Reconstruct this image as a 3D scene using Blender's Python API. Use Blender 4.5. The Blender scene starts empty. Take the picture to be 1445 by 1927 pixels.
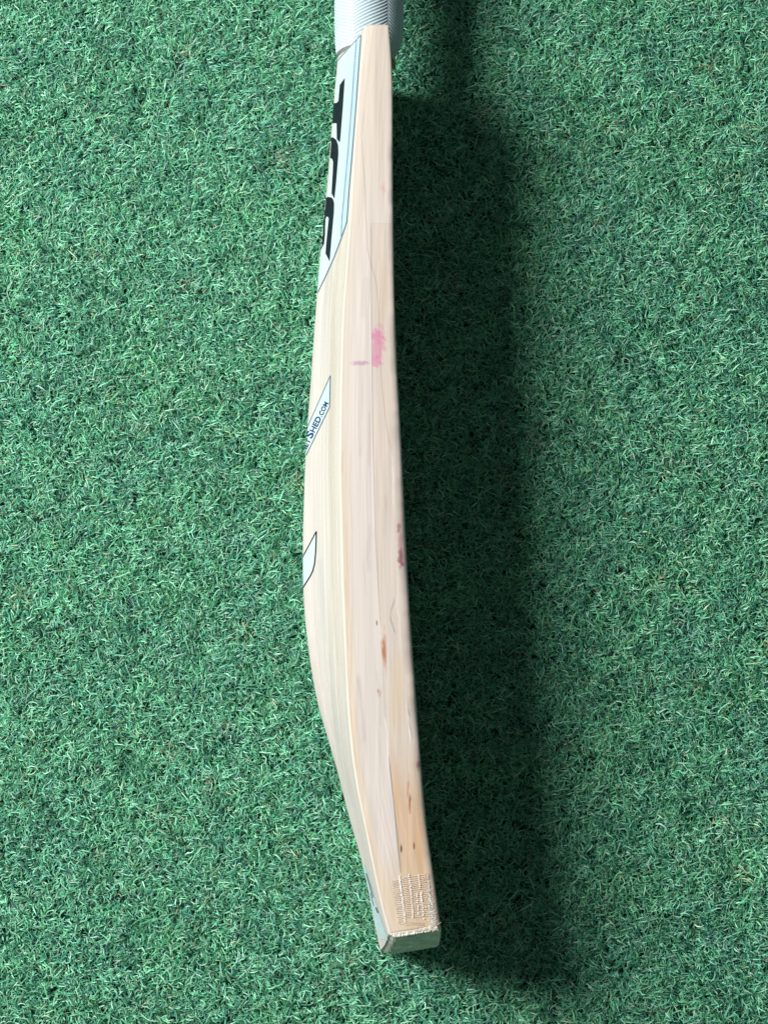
import bpy, math
import numpy as np

# ------------------------------------------------------------------ camera
PW, PH = 1445, 1927                      # size of the photograph, pixels
F_PX, TILT, DIST = 5000.0, math.radians(14.0), 1.65
FWD = np.array([0, math.sin(TILT), -math.cos(TILT)])
UPV = np.array([0, math.cos(TILT), math.sin(TILT)])
RGT = np.array([1.0, 0, 0])
CAM = np.array([0, 0, 0.06]) - FWD * DIST

scene = bpy.context.scene
col = scene.collection
cam_d = bpy.data.cameras.new('camera')
cam = bpy.data.objects.new('camera', cam_d)
col.objects.link(cam)
cam.location = CAM
cam.rotation_euler = (TILT, 0, 0)
cam_d.sensor_fit = 'VERTICAL'
cam_d.sensor_height = 24.0
cam_d.lens = 24.0 * F_PX / PH
cam_d.clip_start, cam_d.clip_end = 0.05, 100
scene.camera = cam

# ------------------------------------------------------------------ light
world = bpy.data.worlds.new('World')
scene.world = world
world.use_nodes = True
bg = world.node_tree.nodes['Background']
bg.inputs[0].default_value = (0.80, 0.93, 1.0, 1)
bg.inputs[1].default_value = 0.10

el, az, ld = math.radians(41.5), math.radians(16), 2.6
lp = np.array([-math.cos(el) * math.cos(az), math.cos(el) * math.sin(az), math.sin(el)]) * ld
lamp_d = bpy.data.lights.new('window_light', 'AREA')
lamp_d.shape = 'DISK'
lamp_d.size = 1.3
lamp_d.energy = 134
lamp_d.color = (1.0, 0.985, 0.97)
lamp = bpy.data.objects.new('window_light', lamp_d)
col.objects.link(lamp)
lamp.location = lp
from mathutils import Vector
lamp.rotation_euler = Vector(-lp).to_track_quat('-Z', 'Y').to_euler()

scene.view_settings.view_transform = 'Standard'
scene.view_settings.look = 'None'
scene.view_settings.exposure = 0.0
scene.view_settings.gamma = 1.0

rng = np.random.default_rng(11)

# ------------------------------------------------------------------ helpers
def unproject(x, y, z):
    """pixel of the photograph -> point on the horizontal plane at height z"""
    x, y, z = np.broadcast_arrays(np.asarray(x, float), np.asarray(y, float), np.asarray(z, float))
    v = FWD * F_PX + RGT * (x - PW / 2)[..., None] + UPV * (PH / 2 - y)[..., None]
    k = (z - CAM[2]) / v[..., 2]
    return CAM + v * k[..., None]

def project(p):
    d = np.asarray(p) - CAM
    w = d @ FWD
    return PW / 2 + F_PX * (d @ RGT) / w, PH / 2 - F_PX * (d @ UPV) / w

def sstep(a, b, x):
    t = np.clip((x - a) / (b - a), 0, 1)
    return t * t * (3 - 2 * t)

def vnoise(u, v, seed=0):
    """smooth value noise on arrays"""
    u = np.asarray(u, float); v = np.asarray(v, float)
    iu, iv = np.floor(u).astype(np.int64), np.floor(v).astype(np.int64)
    fu, fv = u - iu, v - iv
    fu, fv = fu * fu * (3 - 2 * fu), fv * fv * (3 - 2 * fv)
    def h(a, b):
        n = (a * 374761393 + b * 668265263 + seed * 1442695041) & 0xFFFFFFFF
        n = ((n ^ (n >> 13)) * 1274126177) & 0xFFFFFFFF
        n = n ^ (n >> 16)
        return (n & 0xFFFF) / 65535.0
    return (h(iu, iv) * (1 - fu) + h(iu + 1, iv) * fu) * (1 - fv) + (h(iu, iv + 1) * (1 - fu) + h(iu + 1, iv + 1) * fu) * fv

def srgb(r, g, b):
    c = np.array([r, g, b], float) / 255
    return np.where(c <= 0.04045, c / 12.92, ((c + 0.055) / 1.055) ** 2.4)

def new_mesh(name, verts, faces, mat, parent=None, smooth=True, colors=None):
    me = bpy.data.meshes.new(name)
    if isinstance(faces, np.ndarray):
        nv, nf, k = len(verts), len(faces), faces.shape[1]
        me.vertices.add(nv); me.vertices.foreach_set('co', np.asarray(verts, np.float32).ravel())
        me.loops.add(nf * k); me.loops.foreach_set('vertex_index', faces.astype(np.int32).ravel())
        me.polygons.add(nf); me.polygons.foreach_set('loop_start', np.arange(0, nf * k, k, dtype=np.int32))
        me.update(calc_edges=True)
    else:
        me.from_pydata([tuple(v) for v in verts], [], faces)
    me.validate()
    if smooth:
        me.polygons.foreach_set('use_smooth', np.ones(len(me.polygons), bool))
    if colors is not None:
        at = me.color_attributes.new('tint', 'FLOAT_COLOR', 'POINT')
        c4 = np.ones((len(verts), 4), np.float32); c4[:, :3] = colors
        at.data.foreach_set('color', c4.ravel())
    if mat: me.materials.append(mat)
    me.update()
    o = bpy.data.objects.new(name, me)
    col.objects.link(o)
    if parent: o.parent = parent
    return o

def grid_faces(nr, nc, wrap=False):
    r = np.arange(nr - 1)[:, None]
    c = np.arange(nc if wrap else nc - 1)[None, :]
    c2 = (c + 1) % nc
    return np.stack([r * nc + c, (r + 1) * nc + c, (r + 1) * nc + c2, r * nc + c2], -1).reshape(-1, 4)

def material(name, color=(.8, .8, .8), rough=.5, spec=.5):
    m = bpy.data.materials.new(name)
    m.use_nodes = True
    b = m.node_tree.nodes['Principled BSDF']
    b.inputs['Base Color'].default_value = (*color, 1)
    b.inputs['Roughness'].default_value = rough
    b.inputs['Specular IOR Level'].default_value = spec
    return m, m.node_tree, b

def node(nt, typ, **kw):
    n = nt.nodes.new(typ)
    for k, v in kw.items():
        if k in n.inputs: n.inputs[k].default_value = v
        else: setattr(n, k, v)
    return n

# ------------------------------------------------------------------ materials
def mapped_noise(nt, scale_vec, scale, detail=3):
    tc = node(nt, 'ShaderNodeTexCoord'); mp = node(nt, 'ShaderNodeMapping')
    mp.inputs['Scale'].default_value = scale_vec
    nt.links.new(tc.outputs['Object'], mp.inputs['Vector'])
    nz = node(nt, 'ShaderNodeTexNoise', Scale=scale, Detail=detail)
    nt.links.new(mp.outputs[0], nz.inputs['Vector'])
    return nz

def modulated(nt, b, src, nz, lo, hi):
    """colour x grey noise"""
    mr = node(nt, 'ShaderNodeMapRange')
    mr.inputs['From Min'].default_value, mr.inputs['From Max'].default_value = .3, .7
    mr.inputs['To Min'].default_value, mr.inputs['To Max'].default_value = lo, hi
    nt.links.new(nz.outputs[0], mr.inputs['Value'])
    vm = node(nt, 'ShaderNodeVectorMath', operation='SCALE')
    if isinstance(src, tuple): vm.inputs[0].default_value = src
    else: nt.links.new(src, vm.inputs[0])
    nt.links.new(mr.outputs[0], vm.inputs['Scale'])
    nt.links.new(vm.outputs[0], b.inputs['Base Color'])

M = {}
m, nt, b = material('willow', rough=.52, spec=.22)
at = node(nt, 'ShaderNodeAttribute', attribute_name='tint')
nz = mapped_noise(nt, (1, .014, 1), 1100, 4)
modulated(nt, b, at.outputs['Color'], nz, .92, 1.04)
bp = node(nt, 'ShaderNodeBump', Strength=.12, Distance=.0004)
nt.links.new(nz.outputs[0], bp.inputs['Height']); nt.links.new(bp.outputs[0], b.inputs['Normal'])
M['willow'] = m

m, nt, b = material('grip_rubber', rough=.38, spec=.5)
nz = mapped_noise(nt, (1, 1, 1), 60, 3)
modulated(nt, b, (.50, .62, .655), nz, .95, 1.04)
M['grip'] = m

m, nt, b = material('cane', rough=.5)
modulated(nt, b, (.60, .52, .46), mapped_noise(nt, (1, .05, 1), 500, 3), .85, 1.1)
M['cane'] = m

m, nt, b = material('sticker_vinyl', rough=.34, spec=.5)
tc = node(nt, 'ShaderNodeTexCoord'); mp = node(nt, 'ShaderNodeMapping')
mp.inputs['Rotation'].default_value = (0, 0, .35)
nt.links.new(tc.outputs['Object'], mp.inputs['Vector'])
wv = node(nt, 'ShaderNodeTexWave', Scale=200, Distortion=.4, bands_direction='Y')
nt.links.new(mp.outputs[0], wv.inputs['Vector'])
rp = node(nt, 'ShaderNodeValToRGB')
rp.color_ramp.elements[0].position, rp.color_ramp.elements[0].color = .2, (.43, .57, .62, 1)
rp.color_ramp.elements[1].position, rp.color_ramp.elements[1].color = .8, (.56, .65, .68, 1)
nt.links.new(wv.outputs[0], rp.inputs[0]); nt.links.new(rp.outputs[0], b.inputs['Base Color'])
M['sticker'] = m

m, nt, b = material('pale_vinyl', rough=.35)
modulated(nt, b, (.48, .60, .635), mapped_noise(nt, (1, 1, 1), 120, 2), .95, 1.04)
M['pale'] = m
m, nt, b = material('dark_ink', rough=.45, spec=.18)
modulated(nt, b, (.007, .010, .016), mapped_noise(nt, (1, 1, 1), 300, 2), .8, 1.3)
M['ink'] = m
m, nt, b = material('grey_ink', rough=.35)
modulated(nt, b, (.10, .15, .20), mapped_noise(nt, (1, 1, 1), 300, 2), .8, 1.3)
M['grey_ink'] = m
m, nt, b = material('band_ink', rough=.35)
modulated(nt, b, (.20, .27, .36), mapped_noise(nt, (1, 1, 1), 300, 2), .8, 1.3)
M['band_ink'] = m
m, nt, b = material('band_vinyl', rough=.34)
tc = node(nt, 'ShaderNodeTexCoord'); mp = node(nt, 'ShaderNodeMapping')
mp.inputs['Rotation'].default_value = (0, 0, -.5)
nt.links.new(tc.outputs['Object'], mp.inputs['Vector'])
wv = node(nt, 'ShaderNodeTexWave', Scale=170, Distortion=.3, bands_direction='Y')
nt.links.new(mp.outputs[0], wv.inputs['Vector'])
rp = node(nt, 'ShaderNodeValToRGB')
rp.color_ramp.elements[0].position, rp.color_ramp.elements[0].color = .25, (.33, .48, .60, 1)
rp.color_ramp.elements[1].position, rp.color_ramp.elements[1].color = .75, (.56, .68, .74, 1)
nt.links.new(wv.outputs[0], rp.inputs[0]); nt.links.new(rp.outputs[0], b.inputs['Base Color'])
M['band'] = m
m, nt, b = material('blue_ink', rough=.35)
modulated(nt, b, (.014, .028, .10), mapped_noise(nt, (1, 1, 1), 300, 2), .8, 1.3)
M['blue_ink'] = m
m, nt, b = material('toe_rubber', rough=.6, spec=.3)
modulated(nt, b, (.88, .83, .74), mapped_noise(nt, (1, 1, 1), 150, 4), .7, 1.15)
M['toe'] = m
m, nt, b = material('glue', rough=.5, spec=.4)
modulated(nt, b, (.62, .58, .48), mapped_noise(nt, (1, 1, 1), 400, 3), .8, 1.1)
M['glue'] = m
m, nt, b = material('white_fibre', rough=.5)
modulated(nt, b, (.84, .84, .82), mapped_noise(nt, (1, 1, 1), 300, 2), .9, 1.1)
M['fibre'] = m
m, nt, b = material('tape_thread', rough=.5)
modulated(nt, b, (.66, .56, .45), mapped_noise(nt, (1, 1, 1), 300, 2), .8, 1.2)
M['thread'] = m

# clear film: see-through with a glossy coat
m = bpy.data.materials.new('clear_film'); m.use_nodes = True
nt = m.node_tree; nt.nodes.remove(nt.nodes['Principled BSDF'])
out = nt.nodes['Material Output']
tr = node(nt, 'ShaderNodeBsdfTransparent', Color=(.998, .993, .985, 1))
gl = node(nt, 'ShaderNodeBsdfGlossy', Roughness=.3)
nz = mapped_noise(nt, (1, .12, 1), 260, 3)
bp = node(nt, 'ShaderNodeBump', Strength=.25, Distance=.0006)
nt.links.new(nz.outputs[0], bp.inputs['Height'])
nt.links.new(bp.outputs[0], gl.inputs['Normal'])
mx = node(nt, 'ShaderNodeMixShader')
mx.inputs[0].default_value = .022; nt.links.new(tr.outputs[0], mx.inputs[1]); nt.links.new(gl.outputs[0], mx.inputs[2])
nt.links.new(mx.outputs[0], out.inputs['Surface'])
M['film'] = m

# grass: per-blade tint (attribute) drifting with slow noise over the ground
m, nt, b = material('turf_blade', rough=.45, spec=.35)
at = node(nt, 'ShaderNodeAttribute', attribute_name='tint')
geo = node(nt, 'ShaderNodeNewGeometry')
n1 = node(nt, 'ShaderNodeTexNoise', Scale=17, Detail=3); nt.links.new(geo.outputs['Position'], n1.inputs['Vector'])
r1 = node(nt, 'ShaderNodeValToRGB')
r1.color_ramp.elements[0].position, r1.color_ramp.elements[0].color = .33, (.93, .96, .98, 1)
r1.color_ramp.elements[1].position, r1.color_ramp.elements[1].color = .68, (1.06, 1.05, .96, 1)
nt.links.new(n1.outputs[0], r1.inputs[0])
n2 = node(nt, 'ShaderNodeTexNoise', Scale=55, Detail=2); nt.links.new(geo.outputs['Position'], n2.inputs['Vector'])
r2 = node(nt, 'ShaderNodeValToRGB')
r2.color_ramp.elements[0].position, r2.color_ramp.elements[0].color = .36, (.82, .83, .85, 1)
r2.color_ramp.elements[1].position, r2.color_ramp.elements[1].color = .6, (1.04, 1.04, 1.02, 1)
nt.links.new(n2.outputs[0], r2.inputs[0])
v1 = node(nt, 'ShaderNodeVectorMath', operation='MULTIPLY'); v2 = node(nt, 'ShaderNodeVectorMath', operation='MULTIPLY')
nt.links.new(at.outputs['Color'], v1.inputs[0]); nt.links.new(r1.outputs[0], v1.inputs[1])
nt.links.new(v1.outputs[0], v2.inputs[0]); nt.links.new(r2.outputs[0], v2.inputs[1])
nt.links.new(v2.outputs[0], b.inputs['Base Color'])
M['grass'] = m

m, nt, b = material('turf_backing', rough=.9, spec=.1)
modulated(nt, b, (.012, .035, .024), mapped_noise(nt, (1, 1, 1), 90, 5), .5, 1.5)
M['backing'] = m

# ------------------------------------------------------------------ ground and turf
TX, TY = 0.55, 0.73                     # one turf tile; the one under the camera is unique in view
Z0 = 0.004                               # the bat rests in the pile
BW = 0.108                               # blade width, standing on its edge
ZT, ZM = Z0 + BW, Z0 + BW / 2

g = new_mesh('ground', [(-1.37, -1.78, 0), (1.36, -1.78, 0), (1.36, 1.84, 0), (-1.37, 1.84, 0)], [(0, 1, 2, 3)], M['backing'], smooth=False)
g['kind'] = 'structure'

G_OFF = (-.006, .031)
def make_grass(n):
    SEG = 4
    x = rng.uniform(-TX / 2, TX / 2, n); y = rng.uniform(-TY / 2, TY / 2, n)
    # tufts: pull roots a little towards random tuft centres, share a lean
    cell = .011
    cu, cv = np.floor(x / cell).astype(int), np.floor(y / cell).astype(int)
    key = (cu * 7919 + cv * 104729) & 0xFFFF
    tr_ = np.random.default_rng(5)
    leanx, leany = tr_.normal(0, 1, 65536)[key], tr_.normal(0, 1, 65536)[key]
    hd = np.arctan2(leany * .6 + rng.normal(0, 1, n), leanx * .6 + rng.normal(0, 1, n))
    L = rng.gamma(9, .0062 / 9, n).clip(.004, .02)
    w = rng.uniform(.00024, .00043, n)
    stray = rng.random(n) < .03
    L[stray] *= 1.5; w[stray] *= .8
    curv = rng.normal(0, 1, n) * 470 * rng.random(n)
    flip = rng.random(n) < .25                          # some s-shaped
    pitch0 = rng.uniform(.5, 1.5, n)                   # steep at the root
    pitch1 = rng.uniform(-.75, .55, n)
    pos = np.stack([x, y, np.full(n, -.0003)], 1)
    P = np.zeros((n, SEG + 1, 3)); Sd = np.zeros((n, SEG + 1, 3))
    h = hd.copy()
    for k in range(SEG + 1):
        t = k / SEG
        pit = pitch0 * (1 - t) ** 1.4 + pitch1 * (1 - (1 - t) ** 1.4)
        d = np.stack([np.cos(h) * np.cos(pit), np.sin(h) * np.cos(pit), np.sin(pit)], 1)
        roll = rng.normal(0, .25, n) if k == 0 else roll
        side = np.stack([-np.sin(h), np.cos(h), roll * 1.2], 1)
        side /= np.linalg.norm(side, axis=1, keepdims=True)
        P[:, k] = pos; Sd[:, k] = side * (w * (1.0, 1.0, .95, .8, .2)[k])[:, None]
        pos = pos + d * (L / SEG)[:, None]
        h = h + curv * L / SEG * np.where(flip & (t > .45), -1, 1)
    P[..., 2] = np.maximum(P[..., 2], .0004 * np.arange(SEG + 1)[None])
    V = np.stack([P - Sd, P + Sd], 2).reshape(-1, 3)
    base = (np.arange(n) * (SEG + 1) * 2)[:, None]
    k = np.arange(SEG)[None, :] * 2
    F = np.stack([base + k, base + k + 1, base + k + 3, base + k + 2], -1).reshape(-1, 4)
    pal = np.array([(.092, .385, .208), (.142, .495, .298), (.245, .640, .425), (.024, .150, .086), (.060, .305, .225), (.36, .68, .51), (.38, .48, .32), (.17, .41, .18), (.05, .15, .15)])
    pr = np.array([.22, .24, .20, .21, .05, .08, .012, .045, .015]); pr = pr / pr.sum()
    ci = rng.choice(len(pal), n, p=pr)
    cc = pal[ci] * rng.uniform(.8, 1.2, (n, 1)) * (1 + rng.normal(0, .06, (n, 3)))
    # straw-coloured tufts
    dry = (tr_.random(65536)[key] < .014) & (rng.random(n) < .3)
    cc[dry] = np.array([.35, .46, .29]) * rng.uniform(.6, 1.1, (dry.sum(), 1))
    cc = np.clip(cc, .005, .9)
    C = np.repeat(cc, (SEG + 1) * 2, axis=0)
    return V, F, C

# ------------------------------------------------------------------ blade outline, read from the photograph
A_FACE = [(731, 42), (737, 120), (739, 187), (739, 291), (740, 416), (741.5, 541), (744.5, 633), (748, 716), (753, 799), (757, 882), (759.5, 933), (764.5, 1037), (770, 1141), (775, 1212), (781, 1295), (787, 1378), (795.5, 1485), (803, 1564), (812, 1626), (819, 1678), (824.5, 1720), (829, 1752)]
A_EDGE = [(688, 44), (682, 90), (676, 150), (668, 250), (659, 395), (653, 478), (647, 551), (644, 591), (641.5, 675), (639.5, 758), (638.5, 882), (641, 975), (643.5, 1099), (647, 1182), (652.5, 1316), (657.5, 1378), (664, 1440), (673.5, 1495), (683.5, 1543), (694, 1591), (708, 1658), (720, 1710), (734, 1759)]
A_SPINE = [(637, 90), (635.5, 112), (630, 170), (623, 256), (620, 302), (614, 368), (608.5, 416), (603, 474), (600, 509), (596, 561), (590, 643), (585, 716), (580.5, 778), (576, 841), (572, 933), (570, 1016), (569.7, 1078), (571, 1120), (573.5, 1165), (578, 1202), (588, 1275), (600, 1337), (611, 1368), (623, 1410), (638, 1461), (650, 1512), (664, 1564), (681, 1616), (693, 1668), (704, 1720), (713, 1758), (718, 1772)]

def curve(pts, z):
    a = np.array(pts, float)
    w = unproject(a[:, 0], a[:, 1], z)
    o = np.argsort(w[:, 1])
    return w[o, 1], w[o, 0]
_cf, _ce, _cs = curve(A_FACE, ZT - .006), curve(A_EDGE, ZT - .0006), curve(A_SPINE, ZM)
Y_TOE = float(unproject(780, 1750, ZT)[1]); Y_SH = float(unproject(710, 43, ZT)[1])
_yy = np.linspace(Y_TOE - .02, Y_SH + .02, 1500)
def _sm(c, sig=.006):
    x = np.interp(_yy, c[0], c[1])
    # straight-line continuation past the ends
    s0 = (c[1][2] - c[1][0]) / (c[0][2] - c[0][0]); s1 = (c[1][-1] - c[1][-3]) / (c[0][-1] - c[0][-3])
    x = np.where(_yy < c[0][0], c[1][0] + s0 * (_yy - c[0][0]), x)
    x = np.where(_yy > c[0][-1], c[1][-1] + s1 * (_yy - c[0][-1]), x)
    dy = _yy[1] - _yy[0]; r = int(3 * sig / dy); k = np.exp(-.5 * (np.arange(-r, r + 1) * dy / sig) ** 2); k /= k.sum()
    # reflect-pad about the end values so that the ends keep their slope
    xp = np.concatenate([2 * x[0] - x[r:0:-1], x, 2 * x[-1] - x[-2:-r - 2:-1]])
    return np.convolve(xp, k, 'valid')
_xf, _xe, _xs = _sm(_cf), _sm(_ce), _sm(_cs, .008)
xface = lambda Y: np.interp(Y, _yy, _xf)
xedge = lambda Y: np.interp(Y, _yy, _xe)
xspine = lambda Y: np.interp(Y, _yy, _xs)

def halfw(Y):
    """half of the blade's width: small round at the shoulder"""
    r = .0035
    d = np.clip((Y - (Y_SH - r)) / r, 0, 1)
    e = np.clip((Y_TOE + .0012 - Y) / .0012, 0, 1)
    return BW / 2 - r * (1 - np.sqrt(np.clip(1 - d * d, 0, 1))) - .0006 * e ** 2

def back_point(Y, s):
    """back of the blade: s = 0 at the upper edge, 1 on the spine, 2 at the lower edge"""
    Y = np.asarray(Y, float); s = np.asarray(s, float)
    q = np.where(s > 1, 2 - s, s)
    q = np.clip(q, 0, 1)
    t = q - .085 * np.sin(math.pi * q) * (1 - q * .3)
    # round the top of the spine
    t = np.where(q > .8, np.interp(q, np.linspace(.8, 1, 9), _spine_round), t)
    xe, xs = xedge(Y), xspine(Y)
    hw = halfw(Y)
    sg = np.where(s > 1, -1.0, 1.0)
    z = ZM + sg * (hw - .0008) * (1 - q)
    return np.stack([xe + (xs - xe) * t, Y, z], -1)
_q = np.linspace(.8, 1, 9)
_lin = lambda q: q - .085 * np.sin(math.pi * q) * (1 - q * .3)
_t0, _sl = _lin(.8), (_lin(.8) - _lin(.79)) / .01
_u = (_q - .8) / .2
# quadratic that starts with the slope of the flank and ends level, scaled to reach 1
_spine_round = _t0 + (1 - _t0) * (_u * (2 - _u) * .55 + _u * .45)

def top_corner_r(Y):
    """radius of the worn corner between edge and face"""
    p = (Y - Y_TOE) / (Y_SH - Y_TOE)
    r = np.interp(p, [0, .1, .3, .55, .72, .8, 1], [.0045, .0055, .0060, .0055, .0036, .0030, .0024])
    r = r + .0016 * sstep(.775, .79, p) * (1 - sstep(.845, .865, p))
    return r * (1 + .35 * (vnoise(Y * 60, Y * 0 + 3, 4) - .5) + .2 * (vnoise(Y * 210, Y * 0 + 8, 6) - .5))

def section(Y):
    """closed cross-section at station(s) Y, in order: corner, edge, bevel, back, bevel, lower edge, corner, face"""
    Y = np.atleast_1d(Y); hw = halfw(Y); xf, xe = xface(Y), xedge(Y); rf = top_corner_r(Y); out = []
    rb = .0008
    for a in np.linspace(0, math.pi / 2, 14)[:-1]:
        out.append((xf - rf + rf * math.cos(a), ZM + hw - CZ * rf + CZ * rf * math.sin(a)))
    for t in np.linspace(0, 1, NTOP):
        x = (xf - rf) * (1 - t) + (xe + rb) * t
        dent = .00012 * (vnoise(x * 300, Y * 25, 7) - .5)
        out.append((x, ZM + hw + dent + .0004 * np.sin(math.pi * t)))
    for s in np.linspace(0, 2, NBACK):
        p = back_point(Y, np.full_like(Y, s)); out.append((p[:, 0], p[:, 2]))
    for t in np.linspace(0, 1, 12):
        out.append(((xf - rf) * t + (xe + rb) * (1 - t), ZM - hw + 0 * Y))
    for a in np.linspace(0, math.pi / 2, 7)[1:]:
        out.append((xf - rf + rf * math.sin(a), ZM - hw + CZ * rf - CZ * rf * math.cos(a)))
    for t in np.linspace(0, 1, 24)[1:-1]:
        z = (ZM - hw + CZ * rf) * (1 - t) + (ZM + hw - CZ * rf) * t
        out.append((xf - .0004 * np.sin(math.pi * t), z))
    X = np.stack([np.broadcast_to(o[0], Y.shape) for o in out], 1); Z = np.stack([np.broadcast_to(o[1], Y.shape) for o in out], 1)
    return np.stack([X, np.broadcast_to(Y[:, None], X.shape), Z], -1)
NTOP, NBACK, CZ = 96, 121, .5
ICORN, IBACK = 13, 13 + NTOP

stations = np.concatenate([np.linspace(Y_TOE, Y_TOE + .0012, 5)[:-1], np.linspace(Y_TOE + .0012, Y_SH - .0035, 620), np.linspace(Y_SH - .0035, Y_SH, 9)[1:]])
SEC = section(stations)                       # (ns, nc, 3)
X_TOE = float(unproject(780, 1750, ZT)[0])
def toe_bow(p):
    """the toe bows out towards the middle of its width"""
    k = np.clip((Y_TOE + .03 - p[..., 1]) / .03, 0, 1)
    p[..., 1] -= .0042 * k * (1 - ((p[..., 2] - ZM) / (BW / 2)) ** 2)
    return p
def toe_skew(p):
    """the end is cut square to the bat's own axis, which leans near the toe"""
    k = np.clip((Y_TOE + .07 - p[..., 1]) / .07, 0, 1) ** 1.5
    p[..., 1] += .165 * k * (p[..., 0] - X_TOE)
    return p
SEC = toe_skew(toe_bow(SEC))
def back_surf(Y, s):
    return toe_skew(toe_bow(back_point(Y, s)))

# ------------------------------------------------------------------ colour of the wood (grain, knots, ball marks)
def line_mask(px, py, pts, width, soft=.6, wob=0.0, seed=3):
    a = np.array(pts, float)
    x = np.interp(py, a[:, 1], a[:, 0]) + wob * (vnoise(py / 14, py * 0, seed) - .5)
    fade = sstep(a[0, 1] - 6, a[0, 1] + 10, py) * (1 - sstep(a[-1, 1] - 10, a[-1, 1] + 6, py))
    return (1 - sstep(width * soft, width * (2 - soft), np.abs(px - x))) * fade

def blob(px, py, cx, cy, rx, ry, ang=0.0, rag=.5, seed=1, stretch=(6, 6)):
    dx, dy = px - cx, py - cy
    c, s = math.cos(ang), math.sin(ang)
    u, v = (dx * c - dy * s) / rx, (dx * s + dy * c) / ry
    d = np.sqrt(u * u + v * v) + rag * (vnoise(px / stretch[0], py / stretch[1], seed) - .5)
    return 1 - sstep(.45, 1.1, d)

FILM = [(697, 415), (698, 422), (699, 560), (699.5, 690), (702, 850), (706, 1000), (712, 1100), (716.5, 1180), (720, 1250), (727, 1380), (733, 1430), (740, 1500), (745, 1550), (752, 1630), (756, 1690), (760, 1742)]
film_x = lambda py: np.interp(py, [p[1] for p in FILM], [p[0] for p in FILM])

def mix(c, col_, k):
    return c * (1 - k[..., None]) + np.asarray(col_) * k[..., None]

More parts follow.
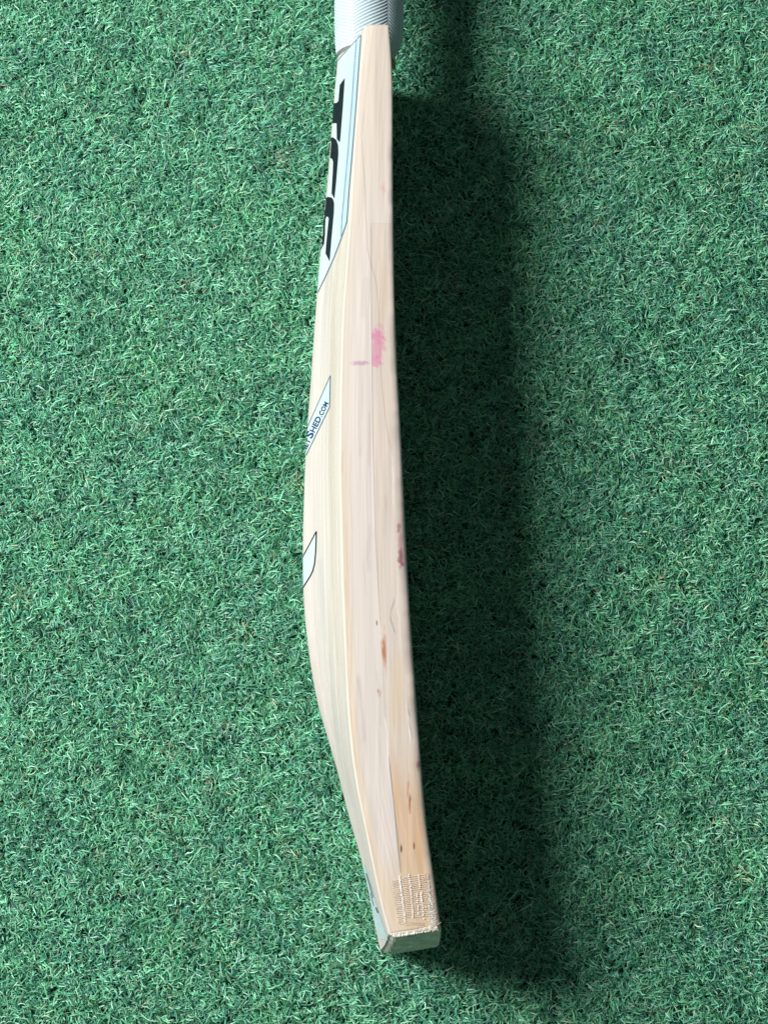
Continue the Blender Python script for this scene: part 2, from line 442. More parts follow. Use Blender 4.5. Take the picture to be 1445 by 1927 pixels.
def wood_colour(px, py, is_back, a):
    """px, py: where the point shows in the photograph; a: 0 at the face corner .. 1 at the back corner (edge)"""
    xe_p = np.interp(py, [p[1] for p in A_EDGE], [p[0] for p in A_EDGE])
    rel = px - xe_p
    g1 = vnoise(rel / 3.0, py / 150, 21); g2 = vnoise(rel / 8.0, py / 320, 22); g3 = vnoise(rel / 1.5, py / 70, 23)
    g4 = vnoise(rel / 18.0, py / 200, 24)
    base = np.empty(px.shape + (3,)); base[:] = srgb(226, 216, 202)
    lav = srgb(224, 215, 208); warm = srgb(226, 212, 196); tan = srgb(224, 207, 185); orange = srgb(222, 182, 134)
    e = ~is_back
    c = base
    strk = .1 + 1.3 * vnoise(rel / .9, py / 38, 29) * vnoise(rel / 2.0, py / 90, 30)
    # edge: lavender-white sapwood in the middle, warmer towards both corners
    c = mix(c, lav, .8 * sstep(6, 30, rel) * sstep(230, 600, py))
    c = mix(c, tan, .75 * sstep(-1, 5, rel) * (1 - sstep(9, 22, rel)) * sstep(780, 900, py) * (.5 + .6 * g2))
    fx = film_x(py)
    c = mix(c, warm, .5 * sstep(-1, 3, px - fx) * sstep(415, 445, py) * (.55 + .7 * g4))
    c = mix(c, srgb(222, 205, 190), .55 * (1 - sstep(0, 14, np.abs(px - 712))) * (1 - sstep(230, 430, py)))
    c = mix(c, warm, .65 * (1 - sstep(170, 600, py)) * (1 - sstep(8, 34, rel)))
    # orange heartwood near the toe, right of the sheet's edge
    o = sstep(1360, 1540, py) * sstep(0, 4, px - fx) * (1 - sstep(40, 62, px - fx)) * (.35 + .8 * vnoise((px - fx) / 9, py / 160, 31))
    c = mix(c, orange, .85 * np.clip(o, 0, 1))
    c = mix(c, srgb(226, 205, 176), .75 * sstep(1590, 1690, py) * sstep(-4, 20, rel))
    c = mix(c, srgb(226, 204, 172), .55 * blob(px, py, 746, 1300, 14, 90, 0, .8, 33, (4, 50)))
    c = mix(c, srgb(225, 206, 178), .5 * blob(px, py, 722, 540, 9, 90, 0, .8, 34, (4, 50)))
    # fine grain
    c = c * (1 + .09 * (g1 - .5) + .07 * (g2 - .5) + .08 * (g3 - .5))[..., None]
    st = line_mask(px, py, [(690, 520), (686, 560), (684, 600)], 7, .2) * (.3 + g3) * .12
    c = mix(c, srgb(168, 150, 140), np.clip(st, 0, 1))
    brown = srgb(150, 110, 85); grey = srgb(150, 138, 134); dark = srgb(92, 66, 52)
    c = mix(c, brown, .24 * line_mask(px, py, [(681, 262), (683, 302), (687, 354), (689, 416), (691.5, 468), (700, 505), (708, 530), (711, 572), (713, 602), (715, 675), (720.6, 747), (727, 799), (733, 841)], 1.3, .3))
    c = mix(c, grey, np.clip(.38 * line_mask(px, py, [(679, 680), (680, 745), (678, 800), (679, 860)], 3.4, .1, 2) * strk, 0, 1))
    c = mix(c, grey, np.clip(.38 * line_mask(px, py, [(697, 985), (693, 1040), (694, 1075)], 3.4, .1, 2) * strk, 0, 1))
    c = mix(c, grey, np.clip(.45 * line_mask(px, py, [(674, 1270), (677, 1310), (683, 1360), (685, 1400)], 3.4, .1, 1) * strk, 0, 1))
    c = mix(c, srgb(170, 145, 112), .5 * strk * line_mask(px, py, [(726, 930), (724, 965), (723, 1010)], 3.2, .1, 1))
    for k in range(26):
        cx0, cy0 = rng.uniform(-4, 70), rng.uniform(150, 1650)
        ln = rng.uniform(40, 160)
        c = mix(c, srgb(190, 160, 130), rng.uniform(.08, .3) * line_mask(rel, py, [(cx0, cy0), (cx0 + rng.normal(0, 1.5), cy0 + ln / 2), (cx0 + rng.normal(0, 2), cy0 + ln)], rng.uniform(.8, 1.8), .25))
    # dirt along the border of the clear sheet
    dl = .32 * line_mask(px, py, FILM[1:8], .95, .4) + .7 * line_mask(px, py, [(731, 1422), (733.5, 1440), (740, 1500), (745, 1550), (754, 1645)], 1.1, .5) + .25 * line_mask(px, py, FILM[8:11], .9, .4)
    c = mix(c, srgb(120, 100, 88), np.clip(dl, 0, 1))
    c = mix(c, srgb(244, 238, 230), .55 * line_mask(px, py, [(696, 570), (697.5, 690), (700, 850), (704, 1000)], 1.0, .4) + .7 * line_mask(px, py, [(724, 1350), (728, 1380), (731, 1445)], 1.4, .4))
    c = mix(c, srgb(150, 125, 105), .16 * ((np.abs(py - 422) < 1.2) & (px > 698) & (px < 737)).astype(float))
    # red ball marks
    pink = srgb(228, 110, 172); red = srgb(158, 46, 96)
    streak = .28 + .85 * vnoise(px / 14, py / 5.5, 41)
    right = sstep(-.5, 1, px - film_x(py))
    c = mix(c, pink, np.clip(.9 * blob(px, py, 711, 650, 15, 34, -.05, .7, 42, (5, 5)) * right * streak, 0, .5))
    c = mix(c, pink, np.clip(.40 * blob(px, py, 711, 628, 14, 20, 0, .7, 46, (5, 3)) * right * streak, 0, .5))
    c = mix(c, pink, np.clip(1.0 * blob(px, py, 706, 681, 13, 13, 0, .9, 43, (5, 3)) * right * streak, 0, .5))
    c = mix(c, srgb(196, 128, 170), np.clip(.75 * blob(px, py, 680, 683, 20, 4.5, .04, .7, 44, (4, 3)), 0, .6))
    c = mix(c, pink, .22 * blob(px, py, 722, 354, 6, 11, .1, .9, 45, (3, 4)))
    c = mix(c, red, .55 * blob(px, py, 750, 993, 5, 10, -.2, .9, 51, (3, 5)))
    c = mix(c, red, .72 * blob(px, py, 754, 1052, 6.5, 22, .1, .9, 52, (4, 6)))
    c = mix(c, srgb(190, 130, 150), .5 * blob(px, py, 753, 1022, 5, 26, 0, .8, 53, (4, 9)))
    c = mix(c, red, .6 * blob(px, py, 787, 1438, 4, 13, .1, .9, 54, (3, 5)))
    # knots and pin marks
    kb = srgb(150, 78, 50); kd = srgb(74, 48, 42)
    c = mix(c, kb, .8 * blob(px, py, 723, 1226, 4.2, 24, .03, .8, 61, (2, 8)))
    c = mix(c, srgb(206, 150, 110), .5 * blob(px, py, 723, 1222, 7, 42, .03, .8, 62, (3, 10)))
    c = mix(c, kd, .85 * blob(px, py, 709, 1172, 1.5, 6, 0, .3, 63))
    c = mix(c, kd, .7 * blob(px, py, 711, 1300, 1.5, 4, 0, .3, 64))
    c = mix(c, srgb(200, 150, 120), .5 * blob(px, py, 714, 1306, 4, 8, 0, .6, 65))
    c = mix(c, srgb(176, 98, 40), .85 * blob(px, py, 771, 1511, 3, 23, -.03, .6, 66, (2, 9)))
    c = mix(c, srgb(196, 130, 66), .55 * blob(px, py, 768, 1480, 2.5, 26, -.05, .6, 69, (2, 9)))
    c = mix(c, kd, .9 * blob(px, py, 755, 1598, 2.2, 9, 0, .3, 67))
    c = mix(c, kb, .95 * blob(px, py, 779, 1591, 2.2, 9, 0, .3, 68))
    # hairline crack
    c = mix(c, dark, .62 * line_mask(px, py, [(741, 1126), (736, 1151), (735, 1170), (738, 1180), (745, 1192)], 1.0, .3, 5, 71) * (.3 + .9 * vnoise(px / 2, py / 6, 72)))
    # scuffed white ridges along the face corner
    c = mix(c, srgb(246, 242, 236), .62 * line_mask(px, py, [(738, 850), (740, 910), (741, 960)], 1.3, .15, 1) * (.35 + .9 * vnoise(px / 2, py / 9, 37)))
    c = mix(c, srgb(246, 242, 236), .62 * line_mask(px, py, [(747, 1060), (749, 1110), (746, 1145), (752, 1165)], 1.4, .15, 2) * (.35 + .9 * vnoise(px / 2, py / 9, 37)))
    c = mix(c, srgb(250, 247, 240), .62 * line_mask(px, py, [(765, 1320), (768, 1360), (773, 1400)], 1.8, .15, 3) * (.35 + .9 * vnoise(px / 2, py / 9, 37)))
    c = mix(c, srgb(110, 100, 92), .5 * line_mask(px, py, [(767, 1322), (770, 1350), (775, 1398)], .9, .4, 3))
    ce = c
    # back: pale, slightly greenish sapwood with long straight lines
    b0 = np.empty_like(c); b0[:] = srgb(225, 220, 211)
    b0 = mix(b0, srgb(222, 213, 194), .35 * sstep(-24, -12, rel) * (1 - sstep(1150, 1400, py)) * sstep(330, 520, py))
    b0 = mix(b0, srgb(196, 190, 168), .22 * line_mask(rel, py, [(-30, 480), (-21, 560), (-14, 700), (-13, 900), (-22, 1100), (-28, 1250), (-22, 1400)], 5, .2) * (.3 + vnoise(rel / 1.6, py / 120, 25)))
    b0 = mix(b0, srgb(202, 206, 204), .35 * line_mask(rel, py, [(-40, 1050), (-34, 1200), (-26, 1320), (-20, 1440), (-16, 1520)], 6, .15) * (.4 + vnoise(rel / 1.8, py / 140, 26)))
    for off, w_, k_ in ((-14, .9, .4), (-10.5, .7, .3), (-24, .8, .3), (-31, .8, .25), (-45, 1.0, .18), (-18, .7, .25)):
        b0 = mix(b0, srgb(168, 146, 104), k_ * .65 * line_mask(rel, py, [(off - 2, 440), (off, 700), (off * 1.1, 950), (off * 1.2, 1250), (off, 1500)], w_, .3, 1.2, int(abs(off) * 10)))
    b0 = mix(b0, srgb(220, 204, 188), .35 * sstep(1150, 1300, py) * (1 - sstep(-64, -40, rel)))
    b0 = b0 * (1 + .10 * (vnoise(rel / 2.2, py / 180, 27) - .5) + .08 * (vnoise(rel / 6, py / 260, 28) - .5))[..., None]
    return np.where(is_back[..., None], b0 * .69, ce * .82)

ns, nc = SEC.shape[:2]
# points on the hidden lower half take the colour of their mirror point on the upper half
MIR = SEC.copy(); MIR[..., 2] = np.maximum(SEC[..., 2], 2 * ZM - SEC[..., 2])
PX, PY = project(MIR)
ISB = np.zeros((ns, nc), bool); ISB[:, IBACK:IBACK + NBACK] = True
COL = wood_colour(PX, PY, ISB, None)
NF0 = IBACK + NBACK + 12 + 6
facec = srgb(222, 200, 170) * (1 + .08 * (vnoise(SEC[:, NF0:, 2] * 900, SEC[:, NF0:, 1] * 9, 81) - .5))[..., None]
COL[:, NF0:] = facec

bat = bpy.data.objects.new('cricket_bat', None)
col.objects.link(bat)
bat['label'] = 'used pale willow cricket bat standing on its edge on the green turf'
bat['category'] = 'cricket bat'
bat.empty_display_size = .05

V = SEC.reshape(-1, 3)
F = grid_faces(ns, nc, True)
verts = [*V]
# end caps
c0, c1 = SEC[0].mean(0), SEC[-1].mean(0)
V = np.vstack([V, c0, c1])
i0, i1 = len(V) - 2, len(V) - 1
k = np.arange(nc); k2 = (k + 1) % nc
me_col = np.vstack([COL.reshape(-1, 3), COL[0].mean(0), COL[-1].mean(0)])
faces = [tuple(f) for f in F] + [(i0, int(a), int(b_)) for a, b_ in zip(k, k2)] + [(i1, int((ns - 1) * nc + b_), int((ns - 1) * nc + a)) for a, b_ in zip(k, k2)]
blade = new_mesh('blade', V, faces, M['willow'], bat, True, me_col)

# ------------------------------------------------------------------ mapping print onto the back of the blade
def solve_back(px, py, iters=14):
    """(Y, s) on the back whose point shows at photograph pixel px, py; pixels past the spine carry on over it"""
    px, py = np.asarray(px, float), np.asarray(py, float)
    Y = unproject(px, py, ZT - .03)[..., 1]
    s = np.full_like(px, .4)
    for _ in range(iters):
        for __ in range(2):
            p = back_surf(Y, s); qx, qy = project(p)
            Y = Y + (qy - py) * .9 * (1.65 / F_PX)
        xs_, _a = project(back_surf(Y, np.full_like(s, .995))); xe_, _b = project(back_surf(Y, np.zeros_like(s)))
        ss = np.linspace(0, 1, 121)
        tab = np.stack([project(back_surf(Y, np.full_like(s, v)))[0] for v in ss], -1)
        tab = np.minimum.accumulate(tab, -1)
        for j in range(len(px)):
            if px[j] < xs_[j]: s[j] = 1 + (xs_[j] - px[j]) / (xe_[j] - xs_[j])
            else: s[j] = np.interp(-px[j], -tab[j], ss)
        s = np.clip(s, 0, 1.9)
    return Y, s

def back_normal(Y, s):
    e = 1e-4
    a = back_surf(Y + e, s) - back_surf(Y - e, s); b_ = back_surf(Y, s + 1e-3) - back_surf(Y, s - 1e-3)
    n = np.cross(a, b_); n /= np.linalg.norm(n, axis=-1, keepdims=True)
    n = np.where(n[..., :1] > 0, -n, n)
    return n

import bmesh
def decal(name, tris_px, faces_, mat, parent, lift, refine=4.0):
    """flat print given in photograph pixels, wrapped onto the back as a thin sheet"""
    bm = bmesh.new()
    vs = [bm.verts.new((x, y, 0)) for x, y in tris_px]
    for f in faces_:
        try: bm.faces.new([vs[i] for i in f])
        except ValueError: pass
    bm.normal_update()
    bmesh.ops.triangulate(bm, faces=bm.faces[:])
    for _ in range(5):
        long_e = [e for e in bm.edges if abs(e.verts[0].co.x - e.verts[1].co.x) > refine or abs(e.verts[0].co.y - e.verts[1].co.y) > refine * 5]
        if not long_e: break
        bmesh.ops.subdivide_edges(bm, edges=long_e, cuts=1)
        bmesh.ops.triangulate(bm, faces=bm.faces[:])
    bm.verts.ensure_lookup_table()
    p = np.array([v.co[:2] for v in bm.verts])
    Y, s = solve_back(p[:, 0], p[:, 1])
    n = back_normal(Y, s)
    w = back_surf(Y, s) + n * lift
    fs = []
    for f in bm.faces:
        i = [v.index for v in f.verts]
        nn = np.cross(w[i[1]] - w[i[0]], w[i[2]] - w[i[0]])
        fs.append(tuple(i) if nn @ n[i[0]] > 0 else tuple(i[::-1]))
    bm.free()
    return new_mesh(name, w, fs, mat, parent, True)

def strip(pts, width):
    """polyline in pixels -> outline quads"""
    a = np.array(pts, float); d = np.gradient(a, axis=0); d /= np.linalg.norm(d, axis=1, keepdims=True)
    nrm = np.stack([-d[:, 1], d[:, 0]], 1) * width / 2
    v = np.vstack([a + nrm, a - nrm]); n = len(a)
    return v, [(i, i + 1, n + i + 1, n + i) for i in range(n - 1)]

# ---- big maker's sticker
S_R = [(679.5, 66), (675, 130), (671, 190), (663, 290), (657, 360), (653, 418)]
S_B = [(653, 418), (642, 450), (630, 482), (615, 516), (600, 547), (588, 566)]
S_T = [(679.5, 66), (660, 87), (636, 114), (624, 128)]
rows = []
def bx(y):       # right border at row y
    if y <= 418: return np.interp(y, [p[1] for p in S_R], [p[0] for p in S_R])
    return np.interp(y, [p[1] for p in S_B], [p[0] for p in S_B])
poly = S_R + S_B[1:] + [(580, 540), (586, 470), (594, 400), (602, 330), (606, 270), (610, 200), (612, 150)] + S_T[::-1][:-1]
# a fan-free fill: horizontal bands between left and right limits
lx = lambda y: np.interp(y, [p[1] for p in S_T] + [150, 200, 270, 330, 400, 470, 540, 566], [p[0] for p in S_T] + [612, 610, 606, 602, 594, 586, 580, 588])
ys = np.unique(np.concatenate([np.linspace(66.5, 566, 90), [418]]))
vv, ff = [], []
NCOL = 12
for j, y in enumerate(ys):
    for i in range(NCOL):
        t = i / (NCOL - 1); vv.append((lx(y) * (1 - t) + bx(y) * t, y))
for j in range(len(ys) - 1):
    for i in range(NCOL - 1):
        a0 = j * NCOL + i; ff.append((a0, a0 + 1, a0 + NCOL + 1, a0 + NCOL))
stk = decal('back_sticker', vv, ff, M['sticker'], bat, .00015, 30)
stk['label'] = 'pale blue vinyl sticker with black block lettering near the handle'
v, f = strip(S_R, 1.5); v2, f2 = strip(S_B, 1.6)
decal('sticker_border', v, f, M['grey_ink'], stk, .00025)
decal('sticker_border', v2, f2, M['grey_ink'], stk, .00026)
v, f = strip(S_T[:-1], 1.6); decal('sticker_border', v, f, M['grey_ink'], stk, .00024)
v, f = strip([(671.5, 76), (667, 130), (663, 190), (655, 290), (648, 370), (644, 412), (642.5, 448)], 2.0)
decal('inner_stripe', v, f, M['band_ink'], stk, .00027)
bi = [(y, np.interp(y, [76, 130, 190, 290, 370, 412, 448], [671.5, 667, 663, 655, 648, 644, 642.5]), bx(y)) for y in np.linspace(78, 440, 40)]
bv = [(a_, y) for y, a_, c_ in bi] + [(c_ - .6, y) for y, a_, c_ in bi]
decal('striped_band', bv, [(i, i + 1, 41 + i, 40 + i) for i in range(39)], M['band'], stk, .00022, 30)
# black letters: outlines traced where the photograph shows them, carried on over the spine
LET1 = [(649.5, 147), (646, 200), (641, 262), (640, 268), (634.5, 262), (634, 232), (626, 232), (620, 230), (622, 194), (634, 194), (637.5, 190), (640, 160)]
LET2 = [(621, 258), (628, 259), (634, 264), (637, 274), (637.5, 290), (633, 345), (630, 374), (624.5, 364), (627, 320), (627.5, 304), (625.5, 299), (622, 297.5), (619, 299), (610, 301), (612, 262)]
LET3 = [(622, 371), (627, 375), (629, 382), (628.5, 400), (624, 450), (621, 492), (614, 478), (615, 455), (618.5, 411), (617, 409), (614.5, 411), (612.5, 440), (611, 458), (605, 470), (597, 486), (600, 440), (606, 400), (612, 378), (617, 372)]
decal('letter', LET1, [tuple(range(len(LET1)))], M['ink'], stk, .0003)
decal('letter', LET2, [tuple(range(len(LET2)))], M['ink'], stk, .0003)
L3 = [(618, 370.5), (624, 371.5), (627.5, 375), (629.5, 383), (629, 400), (619.3, 411), (616.2, 407), (612.8, 411), (604, 400), (609, 381), (613, 373),      # arch
      (624.3, 450), (621, 492), (613.2, 477), (614.6, 458),                                                                             # right leg
      (612.2, 440), (610.6, 459), (604, 470), (596, 487), (597, 440)]                                                                   # left leg
decal('letter', L3, [(0, 1, 2, 3, 4, 5, 6, 7, 8, 9, 10), (4, 11, 12, 13, 14, 5), (8, 7, 15, 16, 17, 18, 19)], M['ink'], stk, .0003)

# ---- small shop sticker with lettering
def r3(x, y): return (540 + x / 4.817, 550 + y / 4.817)
def r4(x, y): return (540 + x / 4.817, 850 + y / 4.817)
Q = [r3(396, 755), r3(388, 1040), r3(175, 1480), r3(120, 1590), r3(110, 1400), r3(185, 1232)]
shop = decal('shop_sticker', Q, [tuple(range(6))], M['pale'], bat, .00015, 3)
shop['label'] = 'small slanted pale blue sticker with web address lettering'
v, f = strip([Q[5], Q[0]], 1.4); decal('sticker_border', v, f, M['grey_ink'], shop, .00027)
v, f = strip([Q[0], Q[1]], 1.4); decal('sticker_border', v, f, M['grey_ink'], shop, .00026)
v, f = strip([Q[1], Q[2]], 1.4); decal('sticker_border', v, f, M['grey_ink'], shop, .00025)

def text_mesh(body, size, shear=.0, offset=.0):
    cu = bpy.data.curves.new('tmp_text', 'FONT'); cu.body = body; cu.size = size; cu.shear = shear; cu.offset = offset
    cu.resolution_u = 3
    o = bpy.data.objects.new('tmp_text', cu); col.objects.link(o)
    dg = bpy.context.evaluated_depsgraph_get(); me = bpy.data.meshes.new_from_object(o.evaluated_get(dg))
    v = np.array([p.co[:2] for p in me.vertices]); f = [tuple(p.vertices) for p in me.polygons]
    bpy.data.objects.remove(o); bpy.data.curves.remove(cu); bpy.data.meshes.remove(me)
    return v, f
def shop_text(body, px0, px1, up, size_cap):
    """text between baseline pixels px0 and px1, capital height vector up"""
    v, f = text_mesh(body, 1.0, 0, .028)
    x0, x1 = v[:, 0].min(), v[:, 0].max(); h = .7
    t = (v[:, :1] - x0) / (x1 - x0)
    p = np.array(px0) * (1 - t) + np.array(px1) * t + v[:, 1:2] / h * np.array(up) * size_cap
    return p, f
def shop_word(body, a, b_, h):
    p, f = shop_text(body, a, b_, (-12.5, -6.5), h)
    decal('lettering', p, f, M['blue_ink'], shop, .0003, 2.5)
def bl(t):      # point along the baseline of the lettering
    a_, b_ = np.array(r3(168, 1452)), np.array(r3(384, 1000)); return a_ + (b_ - a_) * t
shop_word('CKET', bl(-.10), bl(.25), .62)
shop_word('S', bl(.268), bl(.38), .95)
shop_word('HED', bl(.39), bl(.69), .72)
shop_word('.COM', bl(.705), bl(.985), .60)

# ---- leaf-shaped emblem lower on the back
LEAF = [r4(269, 722), r4(266, 830), r4(262, 920), r4(252, 1020), r4(236, 1080), r4(212, 1130), r4(152, 1226), r4(110, 1290)]
LEFT = [r4(60, 1200), r4(60, 1100), r4(95, 1040), r4(143, 960)]
lf = decal('leaf_emblem', LEAF + LEFT, [tuple(range(len(LEAF) + len(LEFT)))], M['pale'], bat, .00015, 3)
lf['label'] = 'pale blue pointed emblem with a dark outline on the hump of the back'
v, f = strip(LEAF, 2.0); decal('emblem_outline', v, f, M['ink'], lf, .00027)
v, f = strip([r4(269, 722), r4(205, 845), r4(143, 960), r4(110, 1020)], 2.0); decal('emblem_outline', v, f, M['ink'], lf, .00026)

# ---- toe sticker on the back
def r6(x, y): return (600 + x * .2076, 1450 + y * .2076)
T = [r6(415, 850), r6(445, 930), r6(500, 1120), r6(560, 1330), r6(628, 1530), r6(560, 1530), r6(510, 1400), r6(455, 1180), r6(415, 1000), r6(392, 880)]
ts = decal('toe_sticker', T, [tuple(range(len(T)))], M['pale'], bat, .00015, 3)
v, f = strip([r6(432, 930), r6(462, 1030), r6(495, 1150)], 2.2); decal('lettering', v, f, M['grey_ink'], ts, .0003)
v, f = strip([r6(520, 1240), r6(540, 1290)], 3.0); decal('lettering', v, f, M['grey_ink'], ts, .0003)
v, f = strip([r6(470, 1110), r6(500, 1225)], 1.2); decal('lettering', v, f, M['grey_ink'], ts, .0003)

# ------------------------------------------------------------------ clear sheet over the face, wrapped onto the edge
Y_F0 = float(unproject(716, 422, ZT)[1])
fy = stations[(stations > Y_TOE + .0015) & (stations < Y_F0)]
fsec = section(fy)
fe_x = unproject(film_x(project(np.stack([xedge(fy), fy, np.full_like(fy, ZT)], -1))[1]), project(np.stack([xedge(fy), fy, np.full_like(fy, ZT)], -1))[1], ZT)[:, 0]
rows_ = []
for j, Yv in enumerate(fy):
    rf = top_corner_r(np.array([Yv]))[0] + .00018
    xf_ = xface(Yv); cx_, cz_ = xf_ - rf + .00018, ZT - CZ * rf + .00018
    pts = []
    for t in np.linspace(0, 1, 18):
        x = fe_x[j] * (1 - t) + cx_ * t
        tt = (x - (xedge(Yv) + .0008)) / max(1e-6, cx_ - xedge(Yv))
        pts.append((x, ZT + .00022 + .0004 * math.sin(math.pi * min(max(tt, 0), 1)) + .00007))
    for a in np.linspace(math.pi / 2, 1.0, 12)[1:]:
        wr = .00045 * max(0, vnoise(a * 1.6 + 9, Yv * 70, 91) - .45)
        pts.append((cx_ + (rf + wr) * math.cos(a), cz_ + (CZ * rf + wr) * math.sin(a)))
    rows_.append([(x, Yv, z) for x, z in pts])
R_ = toe_skew(np.array(rows_))
film = new_mesh('scuff_sheet', R_.reshape(-1, 3), grid_faces(R_.shape[0], R_.shape[1]), M['film'], bat)
film['label'] = 'clear protective sheet stuck along the edge up to its worn corner'

# ------------------------------------------------------------------ toe guard: ribbed rubber on the end of the blade
NX, NZ = 140, 60
zs = np.linspace(Z0 + .0006, ZT - .0004, NZ)
def end_left(z):
    q = 1 - np.abs(z - ZM) / (BW / 2 - .0008); q = np.clip(q, 0, 1)
    p = back_point(np.full_like(z, Y_TOE), q); return p[:, 0]
xl, xr = end_left(zs) - .0002, np.full(NZ, xface(Y_TOE)) + .0002
rr = .0045
din = np.minimum(zs - Z0, ZT - zs); xr = xr - np.where(din < rr, rr - np.sqrt(np.clip(rr ** 2 - (rr - din) ** 2, 0, None)), 0)
yend = Y_TOE - .0042 * (1 - ((zs - ZM) / (BW / 2)) ** 2)
front, back_ = [], []
for i in range(NZ):
    t = np.linspace(0, 1, NX); x = xl[i] * (1 - t) + xr[i] * t
    rib = .0003 * sstep(.1, .16, t) * np.sin(x * 2 * math.pi / .00135)
    rim = .0024 * (1 - sstep(0, .14, t)) + .0006 * (1 - sstep(0, .05, 1 - t))
    front.append(np.stack([x, yend[i] - .0022 + rim + rib, np.full(NX, zs[i])], -1))
    back_.append(np.stack([x, np.full(NX, yend[i] + .0004), np.full(NX, zs[i])], -1))
front, back_ = toe_skew(np.array(front)), toe_skew(np.array(back_))
# ragged cut along the upper border
rag = .0009 * (vnoise(front[-1, :, 0] * 1400, 0 * front[-1, :, 0], 95) - .3)
front[-1, :, 2] += rag; back_[-1, :, 2] += .0004
ring = np.concatenate([front[::-1], back_], 0)                 # top wraps separately
nv = ring.shape[0]
tv = np.concatenate([front.reshape(-1, 3), back_.reshape(-1, 3)])
nF = NX * NZ
fc = [tuple(q) for q in grid_faces(NZ, NX)] + [tuple(nF + np.array(q)[::-1]) for q in grid_faces(NZ, NX)]
for i in range(NX - 1):
    a_ = (NZ - 1) * NX + i; fc.append((a_, nF + a_, nF + a_ + 1, a_ + 1)); fc.append((i + 1, nF + i + 1, nF + i, i))
for i in range(NZ - 1):
    a_ = i * NX; fc.append((a_, nF + a_, nF + a_ + NX, a_ + NX)); b_ = i * NX + NX - 1; fc.append((b_ + NX, nF + b_ + NX, nF + b_, b_))
tg = new_mesh('toe_guard', tv, fc, M['toe'], bat, False)
tg['label'] = 'ribbed grey rubber guard glued on the toe'
# bead of glue squeezed out along the joint
gx = np.linspace(xl[-1] + .0005, xr[-1] - .001, 60)
gr = .0004 + .0007 * sstep(0, 1, (gx - gx[0]) / (gx[-1] - gx[0])) * (.6 + .8 * vnoise(gx * 900, 0 * gx, 96))
tube = []
for i, x in enumerate(gx):
    for a in np.linspace(0, 2 * math.pi, 8, endpoint=False):
        tube.append((x, Y_TOE - .0002 + gr[i] * 1.5 * math.cos(a), ZT - .0003 + gr[i] * .45 * math.sin(a)))
new_mesh('glue_bead', toe_skew(np.array(tube)), grid_faces(60, 8, True), M['glue'], tg)

# ------------------------------------------------------------------ fibre tape showing through at the toe
def on_edge(px, py, h=.0): 
    p = unproject(px, py, ZT + .0008 + h); xf_ = xface(p[..., 1]); rf = top_corner_r(np.ravel(p[..., 1])).reshape(p[..., 1].shape)
    d = np.clip(p[..., 0] - (xf_ - rf), 0, rf * .97)
    p[..., 2] = np.where(d > 0, ZT + .0004 + h - CZ * rf * (1 - np.sqrt(np.clip(1 - (d / rf) ** 2, 0, None))), p[..., 2])
    return p
tvs, tfs = [], []
nth = 25
for k in range(nth):
    t = k / (nth - 1)
    left = r6(655 + 62 * t + rng.normal(0, 5), 1003 + 388 * t); right = r6(985 + 68 * t, 930 + 430 * t)
    if k > 21: right = r6(950, 1376 + 8 * (k - 21))
    n_ = 14
    for seg in range(n_ - 1):
        q = []
        for u in (seg / (n_ - 1), (seg + 1) / (n_ - 1)):
            x, y = left[0] * (1 - u) + right[0] * u, left[1] * (1 - u) + right[1] * u + .6 * math.sin(u * 9 + k)
            q += [(x, y - .42), (x, y + .42)]
        w = on_edge(np.array([p[0] for p in q]), np.array([p[1] for p in q]))
        b0_ = len(tvs); tvs += [*w]; tfs.append((b0_, b0_ + 1, b0_ + 3, b0_ + 2))
ft = new_mesh('fibre_tape', tvs, tfs, M['thread'], bat, False); ft['kind'] = 'stuff'
ft['label'] = 'woven fibre tape wrapped round the edge just above the toe'
dv, df = [], []
def dab(x, y, rx, ry, hh=0):
    w = on_edge(np.array([x - rx, x + rx, x + rx, x - rx]), np.array([y - ry, y - ry, y + ry, y + ry]), .00006)
    b0_ = len(dv); dv.extend([*w]); df.append((b0_ + 3, b0_ + 2, b0_ + 1, b0_))
cols_ = [(728, 960, 785, 1380, .97, 1.7), (815, 945, 858, 1365, .9, 1.3), (902, 950, 915, 1070, .85, 1.1), (920, 1090, 950, 1350, .92, 1.4), (885, 1110, 905, 1310, .8, 1.1), (985, 940, 1000, 1100, .9, 1.2), (1000, 1095, 1020, 1370, .95, 1.7)]
for x0, y0, x1, y1, pr_, sz in cols_:
    for y in np.arange(y0, y1, 16.9):                    # one dab in every opening of the weave
        if rng.random() > pr_: continue
        t = (y - y0) / (y1 - y0)
        px, py = r6(x0 + (x1 - x0) * t + rng.normal(0, 2.5), y)
        dab(px, py, sz * rng.uniform(.55, 1.1), rng.uniform(.9, 1.7))
for k in range(170):
    t = rng.random() ** .7
    px, py = r6(1000 + 45 * t + rng.normal(0, 20), 1060 + 330 * t)
    if px > 821: continue
    dab(px, py, rng.uniform(.35, .8), rng.uniform(.4, 1.0))
dots = new_mesh('glue_dots', dv, df, M['fibre'], ft, False); dots['kind'] = 'stuff'
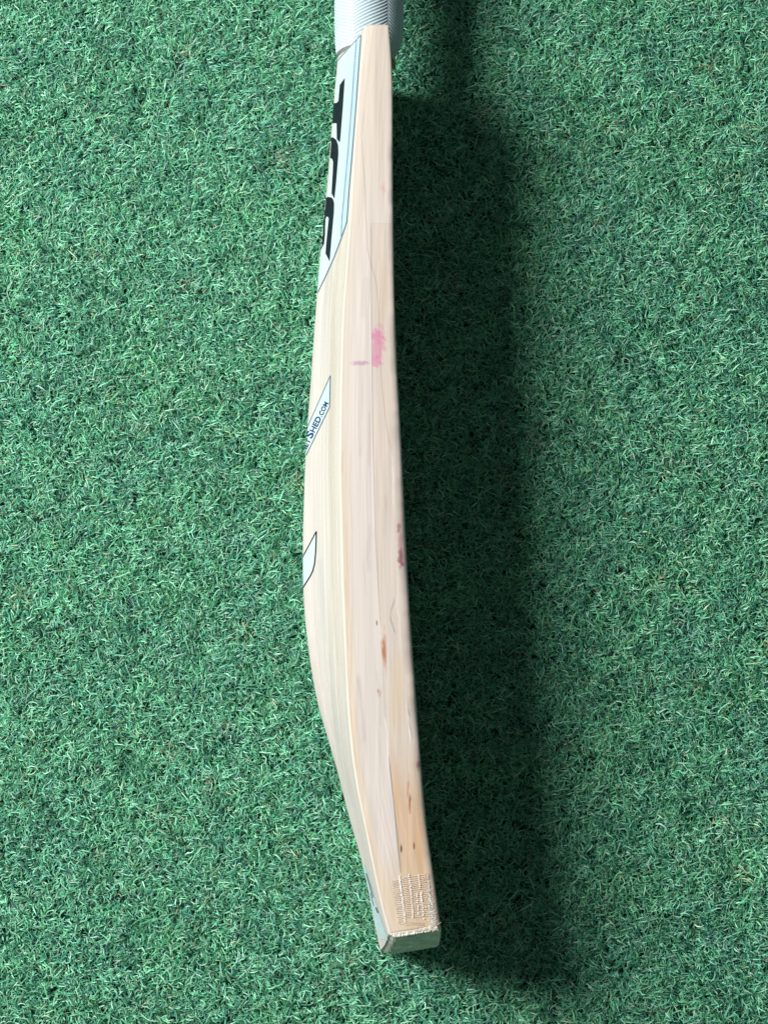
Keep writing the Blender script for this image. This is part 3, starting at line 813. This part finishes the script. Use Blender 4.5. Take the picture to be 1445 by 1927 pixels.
# frayed ends at the corner of the toe
fv, fl = [], []
for k in range(45):
    px, py = r6(rng.uniform(1000, 1085), rng.uniform(1380, 1450))
    p = on_edge(np.array([px]), np.array([py]))[0]
    d = np.array([rng.normal(.3, .7), rng.normal(-.5, .6), rng.uniform(.1, 1)]); d /= np.linalg.norm(d)
    s_ = np.cross(d, [0, 0, 1]) * .00012; L_ = rng.uniform(.0008, .002)
    mid = p + d * L_ * .6; end = p + d * L_ + np.array([rng.normal(0, .0006), rng.normal(0, .0006), -.0006])
    b0_ = len(fv); fv += [p - s_, p + s_, mid + s_, mid - s_, end]; fl += [(b0_, b0_ + 1, b0_ + 2, b0_ + 3), (b0_ + 3, b0_ + 2, b0_ + 4)]
fray = new_mesh('frayed_fibres', fv, fl, M['glue'], tg, False); fray['kind'] = 'stuff'

# ------------------------------------------------------------------ handle grip
gc = unproject(695.5, 60, ZM); GX = float(gc[0]); GR = .0222
gy = np.concatenate([np.arange(0, .075, .00028), np.arange(.075, .262, .0011)])
NS = 240
th = np.linspace(0, 2 * math.pi, NS, endpoint=False)
gv = np.zeros((len(gy), NS, 3))
for j, y in enumerate(gy):
    rad = GR * (1 - (.15 + .11 * np.cos(th)) * math.exp(-y / .0065) - .05 * sstep(.03, .2, y))
    if y > .25: rad = GR * .95 * math.sqrt(max(.02, 1 - ((y - .25) / .0125) ** 2))
    tc_ = np.abs(((th - math.radians(58) + math.pi) % (2 * math.pi)) - math.pi)        # chevron apex up and to the face side
    ph = (y + .0120 * np.minimum(tc_, 2 * math.pi / 3 - np.minimum(tc_, 2 * math.pi / 3)) ** .8) / .0023
    fade = sstep(.0006, .003, y) * (1 - sstep(.245, .25, y))
    r_ = rad + (.00052) * fade * np.sin(2 * math.pi * ph)
    sl = (float(xspine(Y_SH)) - float(xspine(Y_SH - .06))) / .06
    gv[j, :, 0] = GX + .03 * y * -.4 + r_ * np.cos(th)
    gv[j, :, 1] = Y_SH + .0018 + y
    gv[j, :, 2] = ZM + r_ * np.sin(th) * 1.0
gf = [tuple(q) for q in grid_faces(len(gy), NS, True)] + [tuple(range(NS))[::-1], tuple((len(gy) - 1) * NS + i for i in range(NS))]
grip = new_mesh('handle_grip', gv.reshape(-1, 3), gf, M['grip'], bat)
grip['label'] = 'pale blue rubber handle grip with fine chevron ribs'

# cane of the handle, bare for a moment between shoulder and grip
hy = np.array([-.004, .012, .245]); ht = np.linspace(0, 2 * math.pi, 48, endpoint=False)
hv = np.array([[(GX - .012 * y + .0168 * math.cos(a), Y_SH + y, ZM + .0168 * math.sin(a)) for a in ht] for y in hy])
hf = [tuple(q) for q in grid_faces(3, 48, True)] + [tuple(range(48))[::-1], tuple(96 + i for i in range(48))]
new_mesh('handle', hv.reshape(-1, 3), hf, M['cane'], bat)

# ------------------------------------------------------------------ grass pile
GV, GF, GC = make_grass(318000)
grass = new_mesh('grass', GV, GF, M['grass'], None, True, GC)
grass['kind'] = 'stuff'
grass['label'] = 'short curly green artificial turf pile'
grass['category'] = 'grass'
# the same tile again all round, turned half a turn on every other place
ng = bpy.data.node_groups.new('turf_tiles', 'GeometryNodeTree')
ng.interface.new_socket('Geometry', in_out='INPUT', socket_type='NodeSocketGeometry')
ng.interface.new_socket('Geometry', in_out='OUTPUT', socket_type='NodeSocketGeometry')
gi, go = ng.nodes.new('NodeGroupInput'), ng.nodes.new('NodeGroupOutput')
gm = ng.nodes.new('GeometryNodeMeshGrid')
gm.inputs['Size X'].default_value, gm.inputs['Size Y'].default_value = 4 * TX, 4 * TY
gm.inputs['Vertices X'].default_value = gm.inputs['Vertices Y'].default_value = 5
iop = ng.nodes.new('GeometryNodeInstanceOnPoints')
ix = ng.nodes.new('GeometryNodeInputIndex')
mo = ng.nodes.new('ShaderNodeMath'); mo.operation = 'MODULO'; mo.inputs[1].default_value = 2
mu = ng.nodes.new('ShaderNodeMath'); mu.operation = 'MULTIPLY'; mu.inputs[1].default_value = math.pi
cx = ng.nodes.new('ShaderNodeCombineXYZ')
ng.links.new(ix.outputs[0], mo.inputs[0]); ng.links.new(mo.outputs[0], mu.inputs[0]); ng.links.new(mu.outputs[0], cx.inputs['Z'])
ng.links.new(gm.outputs['Mesh'], iop.inputs['Points']); ng.links.new(gi.outputs[0], iop.inputs['Instance'])
ng.links.new(cx.outputs[0], iop.inputs['Rotation'])
ng.links.new(iop.outputs[0], go.inputs[0])
md = grass.modifiers.new('turf_tiles', 'NODES'); md.node_group = ng
grass.location = (*G_OFF, 0)
